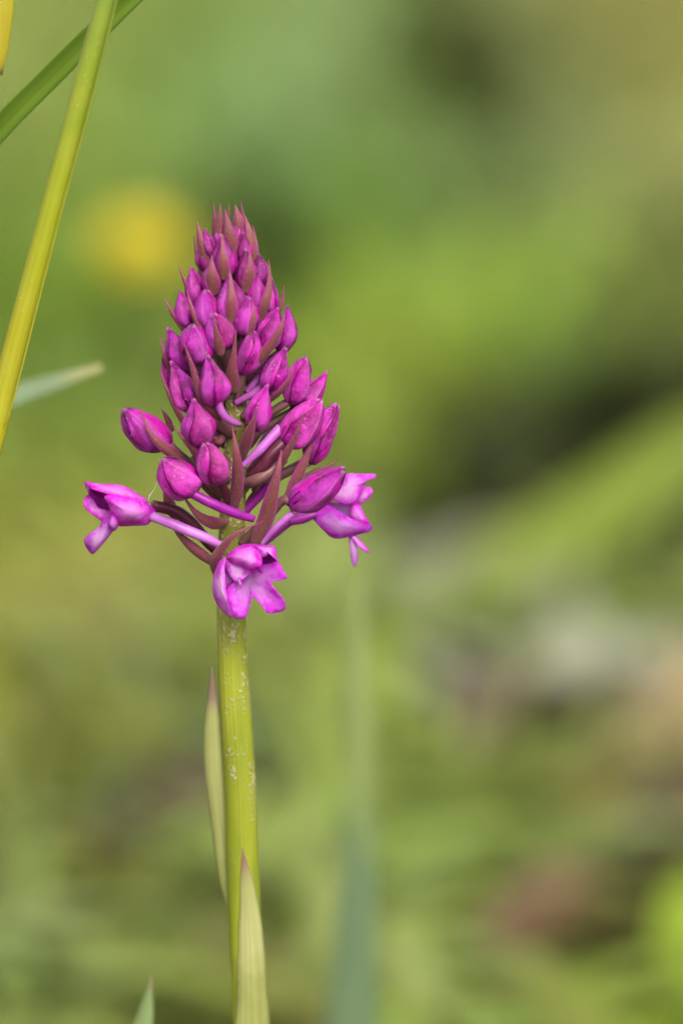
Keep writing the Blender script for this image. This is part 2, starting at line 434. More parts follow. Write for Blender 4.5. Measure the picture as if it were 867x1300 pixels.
# ------------------------------------------------------------------ meadow: herbs and grasses too dense to count; patch colours include the dark gap's shade
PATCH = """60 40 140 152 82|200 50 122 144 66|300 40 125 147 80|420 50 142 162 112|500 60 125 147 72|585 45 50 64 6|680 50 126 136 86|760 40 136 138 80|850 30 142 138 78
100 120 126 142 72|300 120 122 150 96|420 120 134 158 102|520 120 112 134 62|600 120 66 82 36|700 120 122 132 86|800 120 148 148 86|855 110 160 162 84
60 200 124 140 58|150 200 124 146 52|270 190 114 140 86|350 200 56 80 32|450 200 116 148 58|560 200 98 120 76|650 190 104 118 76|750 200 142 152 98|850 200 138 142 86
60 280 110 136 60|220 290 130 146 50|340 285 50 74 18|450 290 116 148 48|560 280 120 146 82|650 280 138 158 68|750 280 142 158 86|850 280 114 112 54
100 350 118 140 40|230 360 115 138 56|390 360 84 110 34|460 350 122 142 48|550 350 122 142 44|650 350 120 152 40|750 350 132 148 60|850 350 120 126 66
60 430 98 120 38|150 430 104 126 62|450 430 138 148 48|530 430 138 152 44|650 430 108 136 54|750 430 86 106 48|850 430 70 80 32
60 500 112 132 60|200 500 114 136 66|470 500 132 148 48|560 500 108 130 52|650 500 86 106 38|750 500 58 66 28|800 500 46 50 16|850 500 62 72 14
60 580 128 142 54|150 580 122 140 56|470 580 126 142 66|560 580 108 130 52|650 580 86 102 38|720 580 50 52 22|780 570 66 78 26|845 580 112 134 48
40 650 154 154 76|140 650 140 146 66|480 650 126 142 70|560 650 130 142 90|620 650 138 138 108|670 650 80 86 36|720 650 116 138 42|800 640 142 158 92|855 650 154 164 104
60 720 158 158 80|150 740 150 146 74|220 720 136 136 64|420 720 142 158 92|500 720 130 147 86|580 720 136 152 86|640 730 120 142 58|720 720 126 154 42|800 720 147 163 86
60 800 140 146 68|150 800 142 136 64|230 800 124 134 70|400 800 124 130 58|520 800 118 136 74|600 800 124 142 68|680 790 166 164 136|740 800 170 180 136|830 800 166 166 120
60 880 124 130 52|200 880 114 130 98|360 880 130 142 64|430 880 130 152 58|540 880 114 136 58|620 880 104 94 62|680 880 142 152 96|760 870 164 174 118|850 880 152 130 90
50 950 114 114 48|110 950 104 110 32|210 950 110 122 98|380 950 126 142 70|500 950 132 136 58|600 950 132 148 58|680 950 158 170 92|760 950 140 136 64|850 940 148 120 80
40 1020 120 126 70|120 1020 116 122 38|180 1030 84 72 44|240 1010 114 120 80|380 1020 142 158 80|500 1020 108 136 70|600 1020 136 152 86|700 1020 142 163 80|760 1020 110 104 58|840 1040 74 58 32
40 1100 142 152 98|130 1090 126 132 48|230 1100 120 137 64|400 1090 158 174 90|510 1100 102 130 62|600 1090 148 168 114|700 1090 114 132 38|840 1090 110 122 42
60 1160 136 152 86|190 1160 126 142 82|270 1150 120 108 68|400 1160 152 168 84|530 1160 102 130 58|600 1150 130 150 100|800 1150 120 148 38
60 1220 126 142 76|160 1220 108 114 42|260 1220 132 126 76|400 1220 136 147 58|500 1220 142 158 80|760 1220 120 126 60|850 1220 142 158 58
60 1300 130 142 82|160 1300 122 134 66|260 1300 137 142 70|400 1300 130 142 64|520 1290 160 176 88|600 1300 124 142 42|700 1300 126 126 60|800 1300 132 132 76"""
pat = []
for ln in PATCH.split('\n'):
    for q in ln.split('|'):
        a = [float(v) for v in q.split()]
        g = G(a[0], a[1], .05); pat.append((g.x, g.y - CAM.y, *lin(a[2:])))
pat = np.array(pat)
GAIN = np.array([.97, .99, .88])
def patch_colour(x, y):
    """herb colour at a spot of the meadow, gap shade painted in (x, distance from the camera's foot)"""
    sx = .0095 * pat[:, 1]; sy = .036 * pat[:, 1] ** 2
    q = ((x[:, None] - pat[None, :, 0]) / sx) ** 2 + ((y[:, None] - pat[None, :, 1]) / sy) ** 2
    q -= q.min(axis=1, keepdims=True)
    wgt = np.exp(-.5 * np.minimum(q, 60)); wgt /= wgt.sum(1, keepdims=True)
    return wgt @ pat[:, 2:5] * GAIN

def g0(px, py, z): g = G(px, py, z); return Vector((g.x, g.y, 0))
# spots kept clear by a larger plant, a stone or a fallen leaf
CLEAR = [(g0(825, 535, .055), .10), (g0(885, 515, .055), .10), (g0(722, 605, .05), .085), (g0(585, 55, .07), .14), (g0(350, 270, .06), .09),
         (g0(622, 665, .045), .06), (g0(715, 815, .045), .075), (g0(660, 1175, .035), .035), (g0(835, 1050, .04), .035), (g0(180, 1040, .04), .03), (g0(618, 890, .04), .03)]
def meadow(name, n, lo, hi, wid, Lr, ymin, ymax, spread, lift, nv=5):
    # rows across, closer together near by
    t = RNG.random(n)
    y = (ymin ** .5 + t * (ymax ** .5 - ymin ** .5)) ** 2
    x = (RNG.random(n) * 2 - 1) * (spread[0] + spread[1] * y)
    keep = np.ones(n, bool)
    for c_, r_ in CLEAR:      # a little longer towards the south, where the clearing's low rim lies
        yy_ = y + CAM.y - c_.y
        keep &= ~(((x - c_.x) / r_) ** 2 + (yy_ / np.where(yy_ < 0, r_ * 1.7, r_)) ** 2 < 1)
    x, y = x[keep], y[keep]; n = len(x)
    L = Lr[0] + RNG.random(n) * (Lr[1] - Lr[0]); W = wid[0] + RNG.random(n) * (wid[1] - wid[0])
    az = RNG.random(n) * 2 * np.pi; el0 = np.radians(lo + RNG.random(n) * (hi - lo)); bend = np.radians(25 + RNG.random(n) * 60)
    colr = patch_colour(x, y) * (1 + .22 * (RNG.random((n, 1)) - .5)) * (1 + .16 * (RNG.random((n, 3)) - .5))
    px = x.copy(); py = y + CAM.y; pz = np.zeros(n) - .004 + lift * RNG.random(n)
    hx, hy = np.cos(az), np.sin(az); sx, sy = -hy, hx
    V = np.zeros((n, nv + 1, 2, 3), np.float32)
    for j in range(nv + 1):
        tt = j / nv; wj = W * (math.sin(math.pi * min(.97, .12 + .86 * tt)) ** .8) * .5
        V[:, j, 0] = np.stack([px + sx * wj, py + sy * wj, pz + .25 * wj], 1)
        V[:, j, 1] = np.stack([px - sx * wj, py - sy * wj, pz + .25 * wj], 1)
        el = el0 - bend * tt
        px = px + hx * np.cos(el) * L / nv; py = py + hy * np.cos(el) * L / nv; pz = pz + np.sin(el) * L / nv
    V[..., 2] = np.maximum(V[..., 2], .001)
    base = (np.arange(n) * (nv + 1) * 2)[:, None]
    q = np.array([[2 * j, 2 * j + 1, 2 * j + 3, 2 * j + 2] for j in range(nv)]).reshape(-1)
    idx = (base + q[None, :]).reshape(-1).astype(np.int32)
    me = bpy.data.meshes.new(name); nf = n * nv
    me.vertices.add(n * (nv + 1) * 2); me.vertices.foreach_set('co', V.reshape(-1))
    me.loops.add(nf * 4); me.loops.foreach_set('vertex_index', idx)
    me.polygons.add(nf); me.polygons.foreach_set('loop_start', np.arange(nf, dtype=np.int32) * 4)
    me.polygons.foreach_set('use_smooth', np.ones(nf, bool))
    ca = me.attributes.new('tint', 'FLOAT_COLOR', 'POINT')
    cc = np.ones((n, (nv + 1) * 2, 4), np.float32); cc[..., :3] = np.clip(colr, .002, .6)[:, None, :]
    ca.data.foreach_set('color', cc.reshape(-1))
    me.update(); me.validate()
    s = NT(name); at = s.new('ShaderNodeAttribute', attribute_name='tint')
    s.leafy(at.outputs['Color'], .3, None, .6, .2)
    me.materials.append(s.m)
    o = bpy.data.objects.new(name, me); COL.objects.link(o); return o

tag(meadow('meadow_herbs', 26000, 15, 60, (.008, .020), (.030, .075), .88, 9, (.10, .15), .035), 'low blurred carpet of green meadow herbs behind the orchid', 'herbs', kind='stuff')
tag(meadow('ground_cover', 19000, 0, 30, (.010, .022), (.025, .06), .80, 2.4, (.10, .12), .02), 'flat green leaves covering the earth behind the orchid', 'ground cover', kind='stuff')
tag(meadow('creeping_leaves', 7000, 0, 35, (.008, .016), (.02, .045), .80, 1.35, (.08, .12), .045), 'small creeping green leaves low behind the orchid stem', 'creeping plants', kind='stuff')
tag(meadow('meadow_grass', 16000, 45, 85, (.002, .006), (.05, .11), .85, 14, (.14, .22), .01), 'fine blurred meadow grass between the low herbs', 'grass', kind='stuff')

# ------------------------------------------------------------------ things standing in the meadow behind
def leaf_plant(name, label, cat, loc, n, L, W, ca, cb, el=(20, 60), group=None, spec=.4):
    root = empty(name, loc); tag(root, label, cat, group)
    m = plain_mat(name + '_leaf', ca, cb, 40, .3, .6, spec, None, .3, True, None, 9)
    for k in range(n):
        a = 2 * math.pi * (k + random.random() * .6) / n * 1.0 + k * .3; e = math.radians(random.uniform(*el)); l = L * random.uniform(.75, 1.1)
        h = Vector((math.cos(a), math.sin(a), 0))
        pts = [Vector(loc) + h * .003, Vector(loc) + h * l * .45 * math.cos(e) + Vector((0, 0, l * .45 * math.sin(e))),
               Vector(loc) + h * l * .95 * math.cos(e) + Vector((0, 0, l * .62 * math.sin(e)))]
        nr = (Vector((0, 0, 1)) * math.cos(e) - h * math.sin(e)).normalized()
        v, f, uv = sheet(pts, [.12 * W, .3 * W, .48 * W, .5 * W, .42 * W, .26 * W, .02 * W], nr, .5, .0005, 6, 10, .15, 0, k * 3.1)
        mesh_object('leaf', v, f, uv, m, root, Vector(loc))
    return root

def stone(name, label, loc, size, ca, cb, seed):
    import bmesh
    bm = bmesh.new(); bmesh.ops.create_icosphere(bm, subdivisions=4, radius=1)
    for v in bm.verts:
        q = noise.fractal(v.co * 1.1 + Vector((seed, 0, 0)), 1, 2, 4)
        v.co *= 1 + .28 * q
        v.co = Vector((v.co.x * size[0], v.co.y * size[1], v.co.z * size[2]))
    me = bpy.data.meshes.new(name); bm.to_mesh(me); bm.free()
    me.polygons.foreach_set('use_smooth', [True] * len(me.polygons))
    s = NT(name); co = s.coord(); n = s.noise(co, 60, 5, .6)
    me.materials.append(s.leafy(s.mix(s.ramp(n, [(.35, 0.), (.65, 1.)]), ca, cb), 0, None, .85, .3, n, .002, .6))
    o = bpy.data.objects.new(name, me); COL.objects.link(o); o.location = loc
    tag(o, label, 'stone'); return o


stone('stone', 'pale grey stone lying behind the open right-hand orchid flower', g0(622, 665, .045) + Vector((0, 0, .014)), (.036, .032, .028), (.17, .16, .11), (.23, .22, .15), 3.1)
leaf_plant('grey_green_rosette', 'pale grey-green woolly leaf rosette beside the brown dead leaf', 'plant', g0(715, 815, .045), 14, .095, .042, (.36, .36, .24), (.46, .47, .33), (35, 75))
GAP_SHADE = ((.034, .043, .011), (.048, .060, .015))  # shade of the gap, put into the leaf colour of three added plants
leaf_plant('dark_fill_plant', 'added low leafy plant coloured as the shade of the gap beyond the arching leaf', 'plant', g0(825, 535, .055), 70, .13, .026, *GAP_SHADE, (20, 80), None, .12)
leaf_plant('dark_fill_plant', 'added bushy plant coloured as gap shade beyond the free end of the arching leaf', 'plant', g0(885, 515, .055), 60, .12, .026, *GAP_SHADE, (20, 80), None, .12)
leaf_plant('dark_fill_plant', 'small added plant coloured as gap shade beside the pale grey stone', 'plant', g0(722, 605, .05), 60, .105, .022, *GAP_SHADE, (20, 80), None, .12)
leaf_plant('dark_fill_plant', 'far dark olive clump of leaves beyond the yellow flower and the orchid', 'plant', g0(585, 55, .07), 60, .14, .030, (.055, .068, .008), (.070, .085, .011), (25, 80), None, .12)
leaf_plant('dark_fill_plant', 'dark green clump of leaves directly behind the top of the orchid spike', 'plant', g0(350, 270, .06), 44, .10, .020, (.038, .060, .012), (.050, .074, .015), (35, 85), None, .12)
leaf_plant('blue_green_plant', 'blue-green soft leafed plant low behind the orchid stem', 'plant', g0(205, 890, .04), 8, .06, .03, (.10, .13, .075), (.13, .165, .10), (25, 65))

def curl_leaf(name, label, px, py, z, L, W, ca, cb, ang, seed):
    c = G(px, py, z); c.z = 0
    h = Vector((math.cos(ang), math.sin(ang), 0))
    pts = [c - h * L * .5 + Vector((0, 0, .012)), c + Vector((0, 0, z * .9)), c + h * L * .45 + Vector((0, 0, z * 1.1)), c + h * L * .55 + Vector((0, 0, z * .7))]
    m = plain_mat(name, ca, cb, 60, .15, .6, .3, None, .4, True, None, 9)
    v, f, uv = sheet(pts, [.06 * W, .35 * W, .5 * W, .45 * W, .25 * W, .02 * W], Vector((0, -.5, .87)), -.7, .0006, 8, 14, .35, .6, seed)
    o = mesh_object(name, v, f, uv, m, None, c); tag(o, label, 'leaf'); return o
curl_leaf('dead_leaf', 'reddish brown curled dead leaf on the grass below the stone', 655, 1172, .035, .036, .022, (.10, .046, .028), (.145, .078, .040), .5, 2.)
curl_leaf('dead_leaf', 'tan withered leaf beside the grey-green rosette', 850, 935, .04, .07, .034, (.20, .145, .07), (.25, .19, .09), 1.0, 5.)

curl_leaf('dead_leaf', 'dark brown rotting leaf lying under the tan withered leaf', 835, 1050, .04, .045, .03, (.045, .032, .014), (.065, .045, .02), .8, 7.)
curl_leaf('dead_leaf', 'dull brown dead leaf low beside the orchid stem', 180, 1040, .04, .035, .026, (.055, .040, .020), (.075, .055, .028), .3, 8.)
curl_leaf('dead_leaf', 'greyish brown dead leaf tucked below the grey-green rosette', 618, 890, .04, .035, .02, (.085, .062, .040), (.11, .085, .05), .9, 9.)

# ------------------------------------------------------------------ yellow flower
def yellow_flower(px, py, dist):
    r = ray(px, py); top = CAM + r * (dist / r.y); base = Vector((top.x + .01, top.y + .015, 0))
    root = empty('yellow_flower', base); tag(root, 'blurred yellow daisy-like flower on a thin stalk behind the orchid', 'flower')
    ms = plain_mat('stalk', (.10, .15, .03), (.14, .19, .04), 60, .1)
    v, f, uv = tube([base, base * .45 + top * .55 + Vector((.004, 0, 0)), top - Vector((0, 0, .004))], [.0014, .0012, .0015], 8, 10)
    mesh_object('stalk', v, f, uv, ms, root, base)
    mp = plain_mat('yellow_petal', (.56, .43, .008), (.63, .52, .02), 200, .3, .5)
    me0 = None
    ax = Vector((.1, -.62, .78)).normalized(); q = Vector((0, 0, 1)).rotation_difference(ax)
    for ring, (nn, L, e) in enumerate(((15, .014, 18), (11, .010, 42), (7, .006, 62))):
        v, f, uv = sheet([Vector((.001, 0, 0)), Vector((L * .5, 0, L * .5 * math.sin(math.radians(e)))), Vector((L, 0, L * .8 * math.sin(math.radians(e))))],
                         [.0008, .0017, .002, .0017], Vector((0, 0, 1)), -.4, .00025, 4, 6)
        me0 = None
        for k in range(nn):
            if me0 is None:
                o = mesh_object('petal', v, f, uv, mp, root, Vector((0, 0, 0))); me0 = o.data
            else:
                o = bpy.data.objects.new('petal', me0); COL.objects.link(o); o.parent = root
            o.rotation_mode = 'QUATERNION'
            o.rotation_quaternion = q @ Matrix.Rotation(2 * math.pi * (k + ring * .4) / nn, 3, 'Z').to_quaternion()
            o.location = top - base + ax * .001 * ring
    v, f, uv = tube([top - ax * .006, top - ax * .003, top + ax * .0005], [.002, .0042, .003], 10, 6)
    mesh_object('flower_cup', v, f, uv, ms, root, base)
yellow_flower(180, 316, 1.42)

# ------------------------------------------------------------------ grasses near the orchid
def to_ground(p, dx=0., dy=0., n=3):
    """points that carry a blade from the earth up to p"""
    b = Vector((p.x + dx, p.y + dy, 0))
    return [b.lerp(p, (k / n)) + Vector((dx * -.35 * math.sin(math.pi * k / n), 0, 0)) for k in range(n)]

def blade(name, label, pts, half, nrm, mat, cup=.5, cat='grass blade', nv=40, th=.0002, **kw):
    base = pts[0].copy(); base.z = 0
    v, f, uv = sheet(pts, half, nrm, cup, th, 8, nv, **kw)
    if name != 'grass_plant': return tag(mesh_object(name, v, f, uv, mat, None, base), label, cat)
    root = tag(empty(name, base), label, cat)
    mesh_object('blade', v, f, uv, mat, root, base)
    return root

# yellow-green culm crossing the upper left
cp = [P(-70, 760, -40), P(-12, 570, -28), P(12, 470, -24), P(62, 280, -30), P(101, 130, -36), P(135, 0, -40), P(166, -130, -44), P(190, -300, -46)]
pts = to_ground(cp[0], -.03, .0) + cp
v, f, uv = tube(pts, [16 * S, 16 * S, 15.5 * S, 15 * S, 14.5 * S, 13.5 * S, 12 * S, 6 * S], 20, 60, 0, 3, .02)
culm = mesh_object('grass_culm', v, f, uv, M['culm'], None, Vector((pts[0].x, pts[0].y, 0)))
tag(culm, 'round yellow-green grass stalk leaning beside the orchid', 'grass stalk')
# rolled sheath edge along the culm
v, f, uv = sheet([P(6, 540, -42), P(20, 500, -44), P(76, 280, -46), P(114, 140, -52), P(149, 0, -54), P(180, -130, -56)], [.6 * S, 1.2 * S, 1.6 * S, 1.8 * S, 1.8 * S, 1.2 * S], (.75, 0, .65), .6, 1.2 * S, 4, 40)
mesh_object('sheath_edge', v, f, uv, M['culm'], culm, Vector((pts[0].x, pts[0].y, 0)))

a = [P(-190, 400, 150), P(-90, 265, 142), P(0, 160, 135), P(60, 99, 132), P(126, 34, 130), P(190, -22, 128), P(290, -95, 126), P(420, -130, 124)]
blade('grass_plant', 'dark green grass blade slanting behind the round stalk', to_ground(a[0], -.02, .01) + a,
      [8 * S, 12 * S, 15 * S, 16 * S, 16.5 * S, 17 * S, 17 * S, 16 * S, 12 * S, 6 * S, 1 * S], (.35, -.25, .9), M['blade_dark'], -.55)
a = [P(-150, 300, 30), P(-110, 60, 20), P(-60, -110, 10), P(-12, -95, 0), P(4, -10, -6), P(4, 50, -8), P(1, 95, -8)]
blade('grass_plant', 'bright yellow withered grass blade drooping past the round stalk', to_ground(a[0], -.03, .01) + a,
      [8 * S, 14 * S, 18 * S, 20 * S, 20 * S, 20 * S, 17 * S, 10 * S, 3 * S], (.2, 0, 1), M['blade_yellow'], .4)
a = [P(-140, 590, 560), P(-60, 535, 560), P(0, 508, 560), P(60, 487, 560), P(130, 465, 560)]
blade('grass_plant', 'pale blue-green blade tip pointing out behind the round stalk', to_ground(a[0], -.03, .01) + a,
      [9 * S, 13 * S, 17 * S, 18 * S, 19 * S, 18 * S, 14 * S, 5 * S], (0, .6, .8), M['blade_pale'], .4)
a = [P(446, 1420, 1500), P(448, 1290, 1500), P(455, 1100, 1500), P(456, 950, 1505), P(455, 850, 1515), P(455, 745, 1530)]
blade('grass_plant', 'tall upright blue-green grass blade standing behind the orchid', to_ground(a[0], -.004, .0) + a,
      [50 * S, 78 * S, 82 * S, 74 * S, 46 * S, 32 * S, 27 * S, 25 * S, 8 * S], (.1, .1, 1), M['blade_blue'], .6)
a = [P(160, 1420, 110), P(172, 1345, 115), P(184, 1290, 118), P(192, 1242, 120)]
blade('orchid_leaf', 'short green leaf with a pinkish tip beside the orchid stem', to_ground(a[0], -.004, .01) + a,
      [20 * S, 30 * S, 32 * S, 28 * S, 24 * S, 12 * S, 1 * S], (-.2, .1, 1), M['blade_tip'], .8, 'leaf')
# broad arching leaf behind on the right, and lighter blades at the bottom
mA = plain_mat('arching_leaf', (.18, .25, .018), (.23, .30, .035), 40, .3, .5, .4, None, .3, True, None, 9)
g1 = g0(560, 800, .03)
y_leaf = g1.y
def at_y(px, py, y): r = ray(px, py); return CAM + r * ((y - CAM.y) / r.y)
a = [Vector((at_y(565, 770, y_leaf).x, y_leaf, 0)), at_y(600, 735, y_leaf), at_y(690, 685, y_leaf), at_y(790, 620, y_leaf), at_y(880, 555, y_leaf), at_y(960, 520, y_leaf)]
blade('arching_leaf', 'broad bright green arching leaf running in front of the dark gap', a,
      [.004, .008, .0105, .0115, .011, .008, .001], (-.3, .6, .75), mA, .5, 'leaf')
mB = plain_mat('light_blade', (.24, .29, .08), (.30, .35, .11), 40, .3, .5, .4, None, .3, True, None, 9)
for (bx, by, tx, ty, yy, wd, lab) in ((540, 1380, 480, 1170, .34, .006, 'light green blade low behind the tall blue-green blade'),
                                      (400, 1380, 392, 1040, .36, .007, 'light yellow-green blade between the orchid stem and the tall blade'),
                                      ):
    b = at_y(bx, by, yy); t = at_y(tx, ty, yy); m_ = b.lerp(t, .55) + Vector((.004, 0, 0))
    blade('grass_plant', lab, [Vector((b.x + .006, yy, 0)), b, m_, t], [wd * .6, wd, wd, wd * .8, wd * .1], (.1, .2, 1), mB, .5)

# ------------------------------------------------------------------ the orchid
ROOT = Vector((P(318, 1300).x + .002, 0, 0))
orchid = empty('orchid', ROOT)
tag(orchid, 'purple pyramidal orchid spike of buds and three open flowers on a yellow-green stem', 'orchid')
def part(name, vfu, mat, parent=None):
    return mesh_object(name, *vfu, mat, parent if parent is not None else orchid, ROOT)

stem_pts = [ROOT + Vector((0, 0, -.004)), ROOT + Vector((-.0006, 0, .06)), P(319, 1330), P(312, 1200), P(308, 1100), P(305, 1000), P(299, 900), P(294, 790), P(294, 690), P(298, 600), P(300, 530), P(298, 450), P(294, 380), P(291, 320), P(291, 285)]
stem_r = [v * S for v in (27, 26, 23, 21.5, 21.3, 21, 20, 18.2, 17, 15.5, 14, 12, 9, 6, 3)]
part('stem', tube(stem_pts, stem_r, 24, 110, 0, 5, .035), M['stem'])

part('stem_leaf', sheet([P(296, 1165, 2), P(285, 1110, 8), P(277, 1040, 10), P(269, 960, 10), P(269, 900, 10), P(269, 846, 12)],
                        [v * S for v in (6, 11, 14, 17, 16, 9, 1)], (-.45, 0, .9), .7, 1.5 * S, 8, 30, .1, 0, 4), M['stem_leaf_grey'])
part('stem_leaf', sheet([P(322, 1480, -18), P(324, 1380, -22), P(324, 1290, -25), P(322, 1210, -25), P(317, 1140, -24), P(308, 1076, -21)],
                        [v * S for v in (30, 29, 27.5, 23.5, 19, 12, 1)], (.30, 0, .95), .95, 1.6 * S, 10, 34, .06, 0, 9), M['stem_leaf'])
for k, (dx, dy, L) in enumerate(((-.05, .03, .10), (.06, .01, .11), (.01, -.05, .09))):
    h = Vector((dx, dy, 0)).normalized()
    part('basal_leaf', sheet([ROOT + Vector((0, 0, .004)), ROOT + h * L * .4 + Vector((0, 0, .04)), ROOT + h * L * .9 + Vector((0, 0, .035))],
                             [.004, .007, .008, .006, .0005], Vector((0, 0, 1)), -.6, .0005, 8, 16), M['blade_pale'])

BP = [.55, .82, .97, 1.0, .96, .87, .74, .58, .42, .28, .15, .05]
def bract(pts, wdt, nrm=(0, .1, 1), cup=.9, mat='bract', fold=0.):
    k = random.random() * 50
    return part('bract', sheet([P(*p) for p in pts], [wdt * .5 * S * b for b in BP], nrm, cup, 1.7 * S, 8, 22, .10, random.uniform(-.25, .25), k, fold), M[mat])

BR = [
 ([(273, 312, -2), (272, 285, -3), (271.5, 258, -4)], 11, (-.4, 0, 1)),
 ([(280, 316, -8), (279, 285, -11), (279.5, 258, -8)], 18, (-.1, 0, 1)),
 ([(298, 332, -14), (292, 298, -20), (285.5, 266, -14)], 24, (.05, .1, 1)),
 ([(287, 290, 8), (291.5, 259, 8)], 7, (0, 0, 1)),
 ([(301, 305, 2), (298, 259, 2)], 10, (0, 0, 1)),
 ([(307, 308, -5), (303, 280, -8), (299, 260, -4)], 20, (.1, 0, 1)),
 ([(310, 295, 4), (308, 275, 3), (306.4, 255, 2)], 9, (.2, 0, 1)),
 ([(323, 338, -8), (319, 305, -13), (311.5, 274, -8)], 22, (.4, 0, 1)),
 ([(327, 328, 0), (325, 305, 2), (320.7, 285, 2)], 8, (.7, 0, .7)),
 ([(262, 340, -12), (255, 310, -17), (250, 281, -13)], 18, (-.4, 0, 1)),
 ([(257, 352, -4), (249, 325, -6), (247, 300, -5)], 9, (-.8, 0, .6)),
 ([(284, 356, -34), (284, 330, -43), (281.6, 296, -34)], 19, (0, .1, 1)),
 ([(312, 373, -33), (318, 345, -41), (317, 316, -33)], 19, (.35, .1, 1)),
 ([(270, 376, -34), (269, 350, -44), (269, 324, -38)], 23, (-.1, .1, 1)),
 ([(243, 380, -14), (234, 358, -20), (228, 339, -22)], 8, (-.7, 0, .7)),
 ([(234, 423, -16), (219, 400, -22), (210, 379, -24)], 9, (-.7, -.2, .7)),
 ([(257, 424, -42), (245, 397, -44), (237.6, 368, -38)], 10, (-.3, 0, 1)),
 ([(293, 411, -46), (294, 380, -57), (292, 342, -44)], 20, (0, .1, 1)),
 ([(281, 452, -50), (276, 430, -60), (272, 405, -62)], 16, (-.1, 0, 1)),
 ([(315, 426, -46), (322, 404, -52), (321, 382, -46)], 13, (.4, 0, 1)),
 ([(280, 533, -36), (257, 508, -52), (243, 463, -62), (234, 436, -62)], 14, (-.2, .1, 1)),
 ([(217, 474, -10), (209, 455, -16), (204, 429, -18)], 8, (-.8, 0, .6)),
 ([(240, 552, -24), (223, 520, -36), (212, 496, -38), (203, 468, -34)], 12, (-.6, -.1, .8)),
 ([(240, 594, -26), (222, 577, -34), (203, 563, -46), (189, 545, -48), (178, 517, -44)], 17, (.1, .2, 1)),
 ([(219, 548, 0), (211, 530, 2), (205, 519, 2)], 10, (-.4, 0, 1)),
 ([(264, 604, -40), (250, 575, -54), (236, 561, -58), (219, 538, -54)], 14, (-.2, -.1, 1)),
 ([(297, 500, -26), (295, 470, -42), (300, 419, -50)], 20, (-.1, .1, 1)),
 ([(306, 478, -24), (330, 456, -46), (349, 430, -56), (359, 410, -55), (361, 396, -50)], 16, (.25, .1, 1)),
 ([(355, 398, -6), (359, 380, -6), (361, 363, -6)], 7, (.4, 0, 1)),
 ([(327, 411, -36), (338, 385, -48), (343, 358, -44), (341, 330, -36)], 16, (.4, 0, 1)),
 ([(340, 512, -22), (358, 496, -36), (370, 478, -42), (374, 458, -40)], 12, (.5, -.2, .8)),
 ([(350, 603, -34), (362, 580, -50), (376, 553, -60), (386.5, 522, -62)], 13, (.2, 0, 1)),
 ([(364, 636, -20), (380, 604, -26), (391, 576, -26), (400, 549, -24)], 18, (.4, 0, 1)),
 ([(372, 613, 10), (400, 598, 12), (418, 591, 12), (431.5, 582, 12)], 9, (0, .5, .8)),
 ([(322, 696, -34), (338, 660, -52), (345, 632, -64), (353, 598, -70), (357.5, 571, -64)], 24, (.1, .1, 1)),
 ([(297, 648, -28), (302, 610, -52), (300, 575, -64), (295, 541, -58)], 19, (0, .1, 1)),
 ([(305, 585, -30), (317, 548, -60), (328, 516, -72)], 17, (-.1, .1, 1)),
 ([(289, 664, -20), (270, 665, -36), (250, 653, -46), (230, 626, -48)], 19, (-.2, .0, 1)),
 ([(274, 718, -16), (249, 700, -24), (228, 680, -24), (215, 660, -20)], 17, (-.2, -.2, 1)),
 ([(277, 738, -18), (269, 715, -38), (279, 697, -52), (300, 677, -66), (334, 662, -70)], 17, (-.45, .35, .8)),
 ([(224, 660, -4), (213, 635, -6), (208, 600, -8)], 18, (-.2, 0, 1)),
]
BR += [
 ([(286, 600, 6), (262, 575, 4), (240, 540, 2)], 15, (-.3, .1, 1)), ([(288, 570, 8), (266, 545, 6), (250, 500, 6)], 15, (-.3, .1, 1)),
 ([(284, 640, 8), (258, 615, 6), (236, 590, 4)], 15, (-.3, .1, 1)), ([(310, 610, 8), (334, 580, 6), (352, 540, 4)], 16, (.3, .1, 1)),
 ([(310, 575, 8), (330, 545, 6), (346, 505, 4)], 15, (.3, .1, 1)), ([(312, 645, 6), (340, 612, 4), (366, 585, 2)], 15, (.3, .1, 1)),
 ([(286, 545, -14), (276, 560, -22), (262, 540, -28)], 13, (-.2, .1, 1)), ([(312, 540, -10), (330, 520, -16), (352, 500, -18)], 13, (.2, .1, 1)),
 ([(290, 520, 4), (272, 495, 4), (256, 465, 4)], 14, (-.3, .1, 1)), ([(310, 500, 6), (326, 470, 6), (340, 440, 6)], 14, (.3, .1, 1)),
]
for b in BR: bract(*b)

